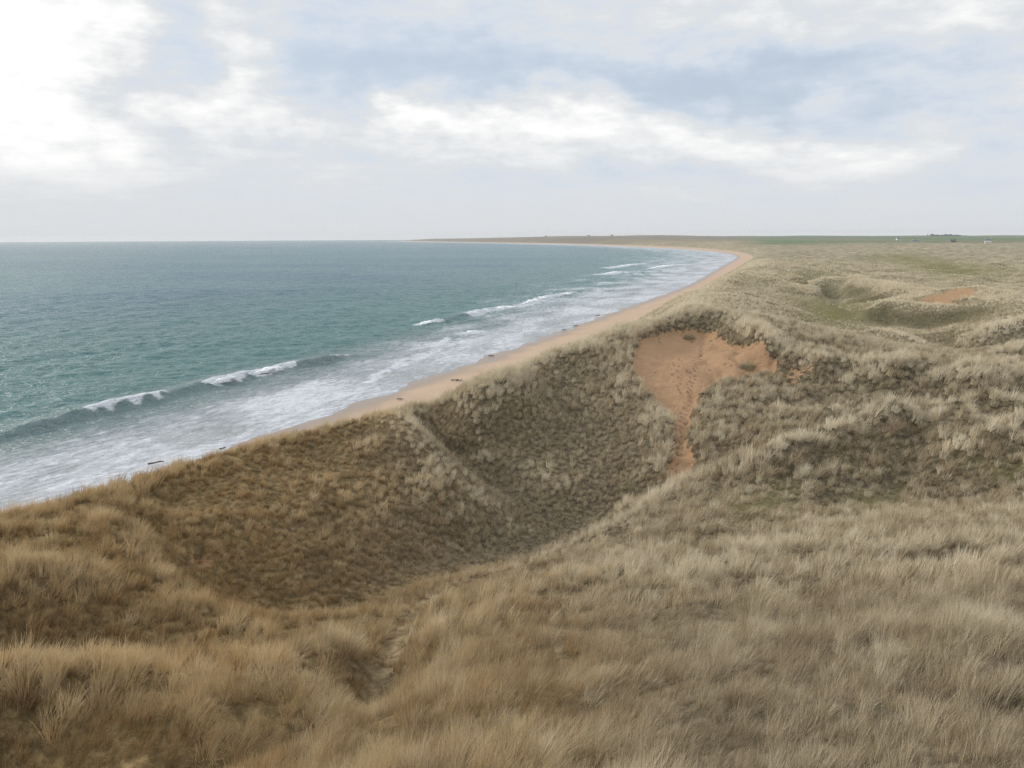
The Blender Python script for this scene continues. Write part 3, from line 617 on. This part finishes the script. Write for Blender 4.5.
prof = np.maximum.accumulate((gz - CAM_Z) / gr, axis=0); prof = np.vstack([np.full((1, NA), -99.), prof[:-1]])
def scatter(r0, r1, dens, lod, azm=42, short=False):
    if short:      # scattered low growth between the tussocks
        n = int(R(2 * azm) / 2 * (r1 * r1 - r0 * r0) * dens); a = rng.uniform(-R(azm), R(azm), n); r = np.sqrt(rng.uniform(r0 * r0, r1 * r1, n)); x = r * np.sin(a); y = r * np.cos(a)
    else:          # tussocks keep their distance from each other
        st = dens ** -0.5; w = r1 * math.sin(R(min(azm, 90)))
        x, y = np.meshgrid(np.arange(-w, w, st), np.arange(r0 * math.cos(R(azm)) - 1, r1, st)); x = x.ravel() + rng.uniform(-.42, .42, x.size) * st; y = y.ravel() + rng.uniform(-.42, .42, y.size) * st
        r = np.hypot(x, y); a = np.arctan2(x, y); k = (r >= r0) & (r < r1) & (np.abs(a) < R(azm)); x, y, r, a = x[k], y[k], r[k], a[k]
    s, t = shore_st(x, y); k = s > 8; x, y, r, a, s = x[k], y[k], r[k], a[k], s[k]
    # bilinear lookups on the dune sheet
    fi = np.interp(np.log(r), np.log(rr), np.arange(NR)); fj = (a - aa[0]) / (aa[1] - aa[0])
    i = np.clip(fi.astype(int), 0, NR - 2); j = np.clip(fj.astype(int), 0, NA - 2); u = fi - i; v = fj - j
    def lk(G): return G[i, j] * (1 - u) * (1 - v) + G[i + 1, j] * u * (1 - v) + G[i, j + 1] * (1 - u) * v + G[i + 1, j + 1] * u * v
    z = lk(gz); sa_, gn, tk, cr, ggx, ggy = lk(sand), lk(green), lk(track), lk(crest), lk(grx), lk(gry)
    vis = (z + 1.3 - CAM_Z) / r > prof[i, j] - 0.02
    clump = fbm(x / 1.35, y / 1.35, 201, 2); big = fbm(x / 9, y / 9, 203, 2)
    clump = clump * (1 - 0.55 * sst(r, 110, 160)); hol = sst(fbm(x / 2.6 + 31, y / 1.7, 221, 2), 0.22, 0.60) * (1 - sst(r, 55, 90)); big = big + 0.6 * pnoise(x / 4.5, y / 3, 223) * (1 - sst(r, 45, 70))
    stp = sst(np.hypot(ggx, ggy), 0.18, 0.45); p = np.clip(0.88 + 0.8 * clump + 0.2 * cr + 0.5 * stp, 0.4, 1) * (1 - 0.35 * hol * (1 - stp)) * (1 - 0.985 * sst(sa_ + 0.5 * clump, 0.1, 0.8)) * (1 - 0.6 * tk) * (1 - 0.75 * gn)
    k = vis & (rng.uniform(0, 1, len(x)) < p) & (z > beach_z(s, 0) + 0.25)
    f = lambda q: q[k]
    x, y, z, r, clump, big, gn, tk, sa_, cr, ggx, ggy, hol = map(f, (x, y, z, r, clump, big, gn, tk, sa_, cr, ggx, ggy, hol)); n = len(x)
    az_ = np.degrees(np.arctan2(x, y)); spur = 1 - sst(line_dist(x, y, SPUR), 0.5, 2.2); bowl = sst(r, 33, 38) * (1 - sst(r, 66, 84)) * sst(az_, -26, -22) * (1 - sst(az_, 8, 11)) * (1 - 0.3 * np.clip(cr, 0, 1) * (1 - spur)); 
    sc = (0.80 + 0.40 * clump + 0.14 * big + 0.28 * cr) * rng.uniform(0.7, 1.25, n) * (1 - 0.30 * bowl) * (1 - 0.5 * hol * (1 - sst(np.hypot(ggx, ggy), 0.18, 0.45))) * (1 - 0.4 * spur) * (1 - 0.62 * tk) * (1 - 0.45 * gn) * (1 - .3 * sa_)
    tint = 0.34 - 0.15 * np.abs(cr) + 0.22 * np.clip(-cr, 0, 1) - 0.42 * hol + 0.26 * fbm(x / 6, y / 6, 207, 3) + rng.normal(0, 0.13, n) * (1 - 0.65 * bowl) + 0.35 * gn; lite = np.clip(0.56 + 0.45 * cr + 0.25 * clump - 0.35 * hol + 0.35 * big * (1 - sst(r, 40, 70)) + rng.normal(0, 0.18, n) * (1 - 0.5 * bowl) + 0.35 * spur, 0, 1)  # crest mask: longer paler grass, plus grazing light and shade painted into the tint
    wm = np.clip(warm_of(x, y) + rng.normal(0, 0.13, n), 0, 1)
    if short: sc = sc * 0.5; tint = tint + rng.choice([-.35, .25], n) * (1 - 0.7 * bowl); lite = lite * .5
    yaw = rng.uniform(0, 6.283, n)
    wd = R(8) + 0.5 * fbm(x / 8, y / 8, 211, 2) + rng.normal(0, 0.35, n); tl = np.clip(0.42 + 0.22 * fbm(x / 4, y / 4, 213, 2) + rng.normal(0, 0.12, n), 0.02, 0.95)
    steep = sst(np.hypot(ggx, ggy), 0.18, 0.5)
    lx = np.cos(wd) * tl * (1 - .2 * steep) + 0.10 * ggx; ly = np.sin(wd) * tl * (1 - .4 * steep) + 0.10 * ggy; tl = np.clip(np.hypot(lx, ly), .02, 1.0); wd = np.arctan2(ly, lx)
    fs = steep * (1 - np.clip(cr, 0, 1)) * (1 - 0.85 * wm) * np.where(r > 100, sst(shore_st(x, y)[0], 45, 65), 1.0); lite = np.clip(lite - (0.10 + 0.8 * sst(r, 100, 140)) * fs + 0.22 * sst(r, 110, 150) * (1 - fs), 0, 1); tint = tint + (0.05 * sst(r, 60, 100) + 0.55 * sst(r, 105, 140)) * fs * (1 - wm)  # steep slopes: greener grass, darkened further to paint in their shade
    # rotation = tilt towards the wind * yaw
    ax, ay = -np.sin(wd), np.cos(wd); c, s_ = np.cos(tl), np.sin(tl)
    T = np.zeros((n, 3, 3)); T[:, 0, 0] = c + ax * ax * (1 - c); T[:, 0, 1] = ax * ay * (1 - c); T[:, 0, 2] = ay * s_
    T[:, 1, 0] = ax * ay * (1 - c); T[:, 1, 1] = c + ay * ay * (1 - c); T[:, 1, 2] = -ax * s_; T[:, 2, 0] = -ay * s_; T[:, 2, 1] = ax * s_; T[:, 2, 2] = c
    Y = np.zeros((n, 3, 3)); Y[:, 0, 0] = np.cos(yaw); Y[:, 0, 1] = -np.sin(yaw); Y[:, 1, 0] = np.sin(yaw); Y[:, 1, 1] = np.cos(yaw); Y[:, 2, 2] = 1
    M = T @ Y
    eul = np.stack([np.arctan2(M[:, 2, 1], M[:, 2, 2]), np.arcsin(np.clip(-M[:, 2, 0], -1, 1)), np.arctan2(M[:, 1, 0], M[:, 0, 0])], 1)
    idx = lod_start[lod] + rng.integers(0, LOD[lod][0], n)
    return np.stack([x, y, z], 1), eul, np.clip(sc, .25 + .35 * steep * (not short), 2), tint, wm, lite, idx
parts = [scatter(7.5, 24, 8, 0, 60), scatter(7.5, 24, 5, 0, 60, True), scatter(24, 50, 5, 1), scatter(24, 50, 3.5, 1, 42, True), scatter(50, 135, 2.5, 2), scatter(50, 110, 1.0, 2, 42, True), scatter(36, 66, 3.5, 2, 42, True), scatter(135, 270, 2.6, 3), scatter(270, 560, .8, 3)]
Pp, Er, Sc, Ti, Wm, Li, Ix = [np.concatenate(q) for q in zip(*parts)]
print("tufts", [len(q[0]) for q in parts])
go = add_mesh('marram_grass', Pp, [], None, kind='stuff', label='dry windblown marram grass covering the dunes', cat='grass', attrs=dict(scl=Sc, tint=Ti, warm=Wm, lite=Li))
me = go.data
a = me.attributes.new('rot', 'FLOAT_VECTOR', 'POINT'); a.data.foreach_set('vector', Er.astype(np.float32).ravel())
a = me.attributes.new('pick', 'INT', 'POINT'); a.data.foreach_set('value', Ix.astype(np.int32))
ng = bpy.data.node_groups.new('grass_scatter', 'GeometryNodeTree')
ng.interface.new_socket('Geometry', in_out='INPUT', socket_type='NodeSocketGeometry'); ng.interface.new_socket('Geometry', in_out='OUTPUT', socket_type='NodeSocketGeometry')
N = ng.nodes; gi = N.new('NodeGroupInput'); gout = N.new('NodeGroupOutput'); ip = N.new('GeometryNodeInstanceOnPoints'); ci = N.new('GeometryNodeCollectionInfo')
ci.inputs['Collection'].default_value = protos; ci.inputs['Separate Children'].default_value = True; ci.inputs['Reset Children'].default_value = True
def named(nm, ty):
    q = N.new('GeometryNodeInputNamedAttribute'); q.data_type = ty; q.inputs['Name'].default_value = nm
    return next(o for o in q.outputs if o.enabled and o.name == 'Attribute')
e2r = N.new('FunctionNodeEulerToRotation')
ng.links.new(gi.outputs[0], ip.inputs['Points']); ng.links.new(ci.outputs[0], ip.inputs['Instance']); ip.inputs['Pick Instance'].default_value = True
ng.links.new(named('pick', 'INT'), ip.inputs['Instance Index']); ng.links.new(named('rot', 'FLOAT_VECTOR'), e2r.inputs[0]); ng.links.new(e2r.outputs[0], ip.inputs['Rotation'])
ng.links.new(named('scl', 'FLOAT'), ip.inputs['Scale']); ng.links.new(ip.outputs[0], gout.inputs[0])
mod = go.modifiers.new('scatter', 'NODES'); mod.node_group = ng

# ------------------------------------------------------------------ things
def lookup(x, y, G):
    r = math.hypot(x, y); fi = float(np.interp(math.log(r), np.log(rr), np.arange(NR))); fj = (math.atan2(x, y) - aa[0]) / (aa[1] - aa[0])
    i, j = min(int(fi), NR - 2), min(int(fj), NA - 2); u, v = fi - i, fj - j
    return float(G[i, j] * (1 - u) * (1 - v) + G[i + 1, j] * u * (1 - v) + G[i, j + 1] * (1 - u) * v + G[i + 1, j + 1] * u * v)
def mesh_obj(name, V, F, mat, **kw): return add_mesh(name, V, F, mat, **kw)

# white crests of the breaking waves, rolls of foam along the wave line
def mat_foam():
    m, t, b = material('wave_foam'); p = coords(t); n = t.noise(p, 2.2, 5, 0.7)
    t.l.new(t.mix(n, (0.66, 0.69, 0.71), (0.86, 0.87, 0.88)), b.inputs['Base Color']); b.inputs['Roughness'].default_value = 0.85
    bump(t, b, n, 0.8, 0.3); return m
FOAM = mat_foam()
def breaker(pl, wid, hgt, base, label, seed):
    P = np.array(pl, float); X, Y = at_z(P[:, 0], P[:, 1], base + .15); L = _chaikin(np.stack([X, Y], 1), 2)
    sl = np.concatenate([[0], np.cumsum(np.hypot(*(L[1:] - L[:-1]).T))]); n = max(18, int(sl[-1] / 0.35)); q = np.linspace(0, sl[-1], n)
    cx, cy_ = np.interp(q, sl, L[:, 0]), np.interp(q, sl, L[:, 1])
    tx, ty = np.gradient(cx), np.gradient(cy_); l = np.hypot(tx, ty); tx, ty = tx / l, ty / l; nx, ny = ty, -tx      # to the shore
    wid *= 0.75; hgt *= 0.72; m = 13; V = []
    f = q / sl[-1]; env = np.clip(np.minimum(f, 1 - f) * 2.6, 0, 1) ** 1.1 * (0.75 + 0.55 * pnoise(q / 2.6, q * 0 + seed * 1.37, 301))
    for i in range(n):
        for j in range(m):
            a = math.pi * j / (m - 1); e = max(env[i], 0.02)
            k = 1 + 0.5 * float(pnoise(q[i] / 0.9 + seed, j * 0.55, 303)) + 0.35 * float(pnoise(q[i] / 0.33, j * 1.1 + seed, 305))
            o = -math.cos(a) * wid * 0.5 * e * k * (1.0 if a > 1.57 else 1.7); h = math.sin(a) ** 0.8 * hgt * e * k
            o += 0.25 * float(pnoise(q[i] / 2.2, seed * 1.0, 307))
            V.append((cx[i] + nx[i] * o, cy_[i] + ny[i] * o, base - 0.25 + h + (0 if 0 < j < m - 1 else -0.25)))
    F = grid_faces(n, m)
    return mesh_obj('breaking_wave', V, F, FOAM, label=label, cat='wave', group='white breaking wave crests')
breaker([(94, 408.5), (112, 404), (135, 398.5), (158, 392.5)], 2.6, 1.0, 1.0, 'long white breaking crest on the near wave, the one closest to the left edge', 1)
breaker([(207, 382), (222, 378.5), (241, 374)], 2.2, .8, 1.0, 'short white crest on the near wave, middle of its three foaming stretches', 2)
breaker([(250, 372), (270, 368), (292, 363.5)], 2.3, .8, 1.0, 'white crest on the near wave, the last foaming stretch towards the beach', 3)
breaker([(417, 323.5), (428, 322), (438, 320.5)], 2.6, .7, .6, 'small lone white crest off the middle of the bay, left of the longer breakers', 4)
breaker([(469, 314), (478, 311.5), (488, 310)], 2.6, .8, .6, 'short white crest touching the left end of the long mid-bay breaker', 5)
breaker([(486, 309.5), (503, 307.5), (519, 305)], 3.4, 1.0, .6, 'thick white mid-bay breaker, left half of the double crest', 6)
breaker([(518, 304), (538, 299), (558, 294.5)], 3.6, 1.1, .6, 'thick white mid-bay breaker, right half of the double crest', 7)
breaker([(559, 294.5), (566, 293.5), (574, 292)], 2.8, .8, .6, 'small white crest off the right end of the thick mid-bay breaker', 8)
breaker([(461, 333), (470, 331), (479, 329)], 2.2, .5, .25, 'small white crest in the surf just below the thick mid-bay breaker', 9)
breaker([(438, 345), (444, 341), (448, 337)], 1.8, .4, .2, 'tiny slanting white crest in the surf above the narrow part of the beach', 10)
breaker([(416, 357.5), (428, 352.5), (440, 346.5)], 1.5, .3, .1, 'thin line of foam in the surf, upper one of two slanting lines', 11)
breaker([(370, 379), (380, 371.5), (392, 366.5), (404, 361)], 1.6, .35, .1, 'thin ragged line of foam in the surf nearest the dunes', 12)
breaker([(606, 267.5), (625, 265.5), (645, 263)], 5, 1.2, .4, 'distant white breaker in the far curve of the bay, farthest out to sea', 13)
breaker([(648, 268), (660, 266.5), (676, 264)], 5, 1.1, .4, 'distant white breaker close to the far curve of the beach', 14)
breaker([(598, 274), (612, 272.5), (630, 271)], 4.5, 1.0, .4, 'distant short white breaker left of the far surf, below the farthest one', 15)

# seaweed on the tide line
WEED = mat_plain('seaweed', (0.020, 0.017, 0.012), 0.6, (0.05, 0.035, 0.022))
def seaweed(px, py, size, label, seed):
    size *= 0.6
    g = np.random.default_rng(seed); x, y = at_z(px, py, 0.55); x, y = float(x), float(y); s_, t_ = shore_st(np.array([x]), np.array([y])); z = max(float(beach_z(s_, t_)[0]), 0.05) + .15
    V, F = [], []
    for k in range(16):      # overlapping fronds piled on each other
        a = g.uniform(0, 6.28); d = size * .5 * math.sqrt(g.uniform(0, 1)); bx, by = x + d * math.cos(a) * 1.6, y + d * math.sin(a); L = size * g.uniform(.25, .55); hd = g.uniform(0, 6.28); w = size * g.uniform(.05, .1); o = len(V)
        for q in range(6):
            f = q / 5; cx_, cy_ = bx + math.cos(hd + f) * L * f, by + math.sin(hd + f) * L * f; hz = z + size * .22 * math.sin(f * 3.1) * (1 - d / size) + g.uniform(0, .05)
            ww = w * (1 - .6 * f)
            V += [(cx_ - math.sin(hd) * ww, cy_ + math.cos(hd) * ww, hz), (cx_, cy_, hz + .05 * size), (cx_ + math.sin(hd) * ww, cy_ - math.cos(hd) * ww, hz - .02)]
            if q: F += [(o + 3 * q - 3, o + 3 * q - 2, o + 3 * q + 1, o + 3 * q), (o + 3 * q - 2, o + 3 * q - 1, o + 3 * q + 2, o + 3 * q + 1)]
    mesh_obj('seaweed_clump', V, F, WEED, label=label, cat='seaweed', group='dark seaweed clumps on the beach')
seaweed(456, 381, 1.7, 'dark seaweed clump lying mid-beach on dry sand, the largest', 1)
seaweed(399, 399, 1.3, 'flat dark seaweed clump on the sand near the low end of the beach', 2)
seaweed(491, 354.5, 1.5, 'dark seaweed clump at the water edge, first one up the beach', 3)
seaweed(564, 329, 1.6, 'dark seaweed at the water edge, lowest of a row of three', 4)
seaweed(575, 325, 1.8, 'dark seaweed at the water edge, middle of a row of three', 5)
seaweed(598, 314.5, 1.8, 'dark seaweed at the water edge, highest of a row of three', 6)

# driftwood in the wash
WOOD = mat_plain('driftwood', (0.045, 0.037, 0.028), 0.8, (0.12, 0.10, 0.075), 6)
def driftwood(px, py, L, rad, ang, label, seed):
    g = np.random.default_rng(seed); x, y = at_z(px, py, 0.45); V, F = [], []
    def limb(p0, d, L, r0, r1, n=9, k=8):
        o = len(V); p = np.array(p0, float); d = np.array(d, float)
        for i in range(n):
            f = i / (n - 1); r = r0 + (r1 - r0) * f; u = np.cross(d, (0, 0, 1)); u /= np.linalg.norm(u); v = np.cross(u, d)
            for j in range(k):
                a = 6.283 * j / k; V.append(tuple(p + (u * math.cos(a) + v * math.sin(a)) * r * g.uniform(.85, 1.12)))
            p = p + d * L / (n - 1); d = d + g.normal(0, .09, 3) * (1, 1, .3); d /= np.linalg.norm(d)
        for i in range(n - 1):
            for j in range(k): F.append((o + i * k + j, o + i * k + (j + 1) % k, o + (i + 1) * k + (j + 1) % k, o + (i + 1) * k + j))
        F.append(tuple(o + j for j in range(k))[::-1]); F.append(tuple(o + (n - 1) * k + j for j in range(k)))
    d = (math.cos(ang), math.sin(ang), .03)
    limb((float(x) - d[0] * L / 2, float(y) - d[1] * L / 2, .42), d, L, rad, rad * .5)
    limb((float(x) + d[0] * L * .1, float(y) + d[1] * L * .1, .5), (math.cos(ang + .8), math.sin(ang + .8), .35), L * .28, rad * .4, rad * .15, 6)
    mesh_obj('driftwood_log', V, F, WOOD, label=label, cat='driftwood')
driftwood(156, 463, 1.7, .12, .25, 'dark driftwood log stranded in the foam below the near dune crest', 3)
driftwood(223, 448, .8, .10, .6, 'small dark driftwood stub in the foam right of the longer log', 4)

# tussocks left standing in the bare sand
def mat_tuss():
    m, t, b = material('tussock_blades'); rnd = t.attr('rnd')
    t.l.new(t.mix(rnd, (0.20, 0.17, 0.10), (0.55, 0.48, 0.33)), b.inputs['Base Color']); b.inputs['Roughness'].default_value = .9; return m
MT = mat_tuss()
def tussock(px, py, rad, h, label, seed):
    x, y, _ = hit(px, py); z = lookup(x, y, gz); g = np.random.default_rng(seed); V, F, RN = [], [], []
    for i in range(420):
        a = g.uniform(0, 6.283); q = rad * math.sqrt(g.uniform(0, 1)); bx, by = x + q * math.cos(a) * 1.3, y + q * math.sin(a); L = h * g.uniform(.5, 1.1) * (1 - .5 * (q / rad) ** 2)
        o_ = a + g.normal(0, .6); ln = .15 + .6 * q / rad + g.normal(0, .15); fa = g.uniform(0, 3.14); w = .022; o = len(V); rn = g.uniform(); zz = z - .1
        for s_ in range(4):
            f = s_ / 3; hw = w * (1 - .8 * f); V += [(bx - math.cos(fa) * hw, by - math.sin(fa) * hw, zz), (bx + math.cos(fa) * hw, by + math.sin(fa) * hw, zz)]; RN += [rn, rn]
            th = ln * (0.6 + .9 * f); bx += math.cos(o_) * math.sin(th) * L / 3 + .06 * f; by += math.sin(o_) * math.sin(th) * L / 3; zz += math.cos(th) * (L + .1) / 3
            if s_: F.append((o + 2 * s_ - 2, o + 2 * s_ - 1, o + 2 * s_ + 1, o + 2 * s_))
    mesh_obj('grass_tussock', V, np.array(F), MT, attrs=dict(rnd=RN), label=label, cat='grass tussock', group='grass tussocks in the sand blowout', smooth=False)
tussock(748, 364, .65, .8, 'rounded marram tussock alone in the right of the sand blowout', 1)
tussock(765, 370, .7, .5, 'low marram tussock just right of the rounded one in the blowout', 2)
tussock(627, 352, .6, .8, 'dark marram tussock on the left rim of the sand blowout', 3)
tussock(689, 335, .6, .6, 'small marram tussock under the top rim of the sand blowout', 4)

# a stick lying on the sand
xs_, ys_, _ = hit(704, 397)
def stick():
    z = lookup(xs_, ys_, gz); V, F = [], []; n = 9; g = np.random.default_rng(9)
    for i in range(n):
        f = i / (n - 1)
        for j in range(6):
            a = 6.283 * j / 6; r = .07 * (1.15 - .6 * f); V.append((xs_ + (f - .5) * 1.1, ys_ + .12 * math.sin(f * 4) + r * math.cos(a), z + .07 + .08 * math.sin(f * 3.1) + r * math.sin(a)))
    for i in range(n - 1):
        for j in range(6): F.append((i * 6 + j, i * 6 + (j + 1) % 6, i * 6 + 6 + (j + 1) % 6, i * 6 + 6 + j))
    F += [tuple(range(6))[::-1], tuple((n - 1) * 6 + j for j in range(6))]
    mesh_obj('driftwood_stick', V, F, WOOD, label='short dark stick lying on the sand where the blowout narrows', cat='stick')
stick()

# trodden footprints: small rims pushed up round each step
SANDM = mat_plain('trodden_sand', (0.19, 0.112, 0.066), 0.95, (0.26, 0.155, 0.092), 4)
def footprints():
    g = np.random.default_rng(12); V, F = [], []
    for path, step in (([(702, 336), (699, 352), (692, 372), (686, 398), (682, 420), (678, 445), (675, 468)], .62), ([(672, 360), (676, 372), (681, 390)], .9), ([(655, 352), (690, 368), (712, 362)], 1.5)):
        W = np.array(PX(path)); sl = np.concatenate([[0], np.cumsum(np.hypot(*(W[1:] - W[:-1]).T))]); k = 0
        for q in np.arange(0, sl[-1], step):
            k += 1; cx_ = float(np.interp(q, sl, W[:, 0])) + (.16 if k % 2 else -.16) + g.normal(0, .12); cy_ = float(np.interp(q, sl, W[:, 1])) + g.normal(0, .12)
            o = len(V); n = 12; sx_, sy_ = .09 * g.uniform(.7, 1.3), .19 * g.uniform(.7, 1.2)
            for ring, (m_, h_) in enumerate(((1.5, -.03), (1.0, .05), (.72, .0), (.0, .012))):
                for j in range(n):
                    a = 6.283 * j / n; X, Y = cx_ + math.cos(a) * sx_ * m_, cy_ + math.sin(a) * sy_ * m_; V.append((X, Y, lookup(X, Y, gz) + h_ + .01))
                if ring:
                    for j in range(n): F.append((o + ring * n - n + j, o + ring * n - n + (j + 1) % n, o + ring * n + (j + 1) % n, o + ring * n + j))
    mesh_obj('footprints', V, F, SANDM, kind='stuff', label='trail of footprints down the sand blowout', cat='footprints')
footprints()

# far houses
WHITEW = mat_plain('white_harl', (0.72, 0.71, 0.68), .9, (0.8, 0.79, 0.76), 1.0); SLATE = mat_plain('slate', (0.07, 0.075, 0.085), .7, (0.11, 0.115, 0.125), 1.0); STONE = mat_plain('stone', (0.16, 0.14, 0.12), .9, (0.26, 0.23, 0.2), 1.0); DARKG = mat_plain('window_glass', (0.03, 0.035, 0.04), .2)
def boxf(V, F, x0, x1, y0, y1, z0, z1):
    o = len(V); V += [(x0, y0, z0), (x1, y0, z0), (x1, y1, z0), (x0, y1, z0), (x0, y0, z1), (x1, y0, z1), (x1, y1, z1), (x0, y1, z1)]
    F += [(o, o + 3, o + 2, o + 1), (o + 4, o + 5, o + 6, o + 7)] + [(o + i, o + (i + 1) % 4, o + 4 + (i + 1) % 4, o + 4 + i) for i in range(4)]
def house(px, r, w, d, h, rh, rot, wall, label, dz=0.0, cat='house'):
    a = math.atan2(px - 512, FPX); x, y = r * math.sin(a), r * math.cos(a); z = lookup(x, y, gz) - .3 + dz
    e = bpy.data.objects.new('house', None); COL.objects.link(e); e.location = (x, y, z); e.rotation_euler = (0, 0, rot - a); e['label'] = label; e['category'] = cat; e['group'] = 'houses on the plain behind the dunes'
    V, F = [], []; boxf(V, F, -w / 2, w / 2, -d / 2, d / 2, 0, h); o = len(V); V += [(-w / 2, -d / 2, h), (-w / 2, d / 2, h), (-w / 2, 0, h + rh), (w / 2, -d / 2, h), (w / 2, d / 2, h), (w / 2, 0, h + rh)]; F += [(o, o + 2, o + 1), (o + 3, o + 4, o + 5)]
    mesh_obj('wall', V, F, wall, parent=e, smooth=False)
    V, F = [], []; ov = .4; t = .25
    for sg in (-1, 1):
        o = len(V); y0 = sg * (d / 2 + ov); z0 = h - ov * rh / (d / 2)
        V += [(-w / 2 - ov, y0, z0), (w / 2 + ov, y0, z0), (w / 2 + ov, 0, h + rh), (-w / 2 - ov, 0, h + rh), (-w / 2 - ov, y0, z0 + t), (w / 2 + ov, y0, z0 + t), (w / 2 + ov, 0, h + rh + t), (-w / 2 - ov, 0, h + rh + t)]
        F += [(o, o + 1, o + 2, o + 3), (o + 7, o + 6, o + 5, o + 4), (o, o + 4, o + 5, o + 1), (o, o + 3, o + 7, o + 4), (o + 1, o + 5, o + 6, o + 2)]
    rf = mesh_obj('roof', V, F, SLATE, parent=e, smooth=False)
    for sx_ in (-1, 1):
        V, F = [], []; boxf(V, F, sx_ * w * .44 - .5, sx_ * w * .44 + .5, -.5, .5, h + rh * .6, h + rh + 1.3); mesh_obj('chimney', V, F, wall, parent=rf, smooth=False)
    for k in (-1, 0, 1):
        V, F = [], []; boxf(V, F, k * w * .3 - .6, k * w * .3 + .6, -d / 2 - .06, -d / 2 + .1, .9 if k else .1, 2.4); mesh_obj('window' if k else 'door', V, F, DARKG, parent=e, smooth=False)
house(981.5, 1500, 9, 6, 5.0, 1.8, .1, WHITEW, 'bright white house on the plain behind the dunes, nearest the right edge')
house(893, 2300, 10, 6, 4, 2.4, .5, WHITEW, 'pale house below the green hills, leftmost of the white houses', 0)
house(910, 1800, 11, 6, 3.0, 2.2, -.1, WHITEW, 'long low pale house on the plain right of the leftmost house', 0)
house(947, 1700, 9, 6, 3.2, 2.2, .2, STONE, 'low grey stone house on the plain between two white houses', 0)
house(546, 4700, 13, 8, 4, 3, .1, STONE, 'dark building on the far headland skyline, leftmost of three')
house(588, 4600, 12, 8, 4, 3, -.3, STONE, 'dark building on the far headland skyline, middle of three')
house(611, 4550, 11, 7, 4, 3, .4, STONE, 'dark building on the far headland skyline, rightmost of three')

# shelter wood on the hill
def wood():
    g = np.random.default_rng(31); V, F = [], []
    for k in range(70):
        px = g.uniform(921, 954); r = g.uniform(4330, 4480); a = math.atan2(px - 512, FPX); x, y = r * math.sin(a), r * math.cos(a); z = lookup(x, y, gz); h = g.uniform(8, 13) * (1.15 if px < 928 or 938 < px < 946 else .85); o = len(V)
        for j in range(5):
            b = 1.257 * j; V.append((x + .5 * math.cos(b), y + .5 * math.sin(b), z - 1))
        V.append((x, y, z + h)); F += [(o + j, o + (j + 1) % 5, o + 5) for j in range(5)]
        for q in range(90):
            u = g.normal(0, 1, 3); u /= np.linalg.norm(u); u *= g.uniform(.5, 1) ** .5; c = np.array([x + u[0] * h * .42, y + u[1] * h * .42, z + h * (.58 + .42 * u[2])]); o = len(V); s_ = g.uniform(.5, 1.0)
            d1 = g.normal(0, 1, 3); d1 /= np.linalg.norm(d1); d2 = np.cross(d1, u + .01); d2 /= np.linalg.norm(d2)
            V += [tuple(c - d1 * s_), tuple(c + d2 * s_), tuple(c + d1 * s_), tuple(c - d2 * s_)]; F.append((o, o + 1, o + 2, o + 3))
    mesh_obj('distant_wood', V, F, mat_plain('conifer_leaves', (0.03, 0.045, 0.025), .9, (0.05, 0.07, 0.035), .2), kind='stuff', label='dark shelter wood on the green hill skyline', cat='wood', smooth=False)
wood()

# ------------------------------------------------------------------ sea haze
def haze():
    m = bpy.data.materials.new('sea_haze'); m.use_nodes = True; t = NT(m.node_tree); t.n.clear(); out = t.new('ShaderNodeOutputMaterial'); v = t.new('ShaderNodeVolumePrincipled')
    v.inputs['Color'].default_value = (0.93, 0.95, 0.97, 1); v.inputs['Density'].default_value = 0.00007; v.inputs['Anisotropy'].default_value = 0.2
    t.l.new(v.outputs[0], out.inputs['Volume'])
    V, F = [], []; boxf(V, F, -10500, 10500, -10500, 10500, -8, 60)
    add_mesh('haze', V, F, m, kind='stuff', label='thin pale sea haze over the bay', cat='haze', smooth=False)
haze()
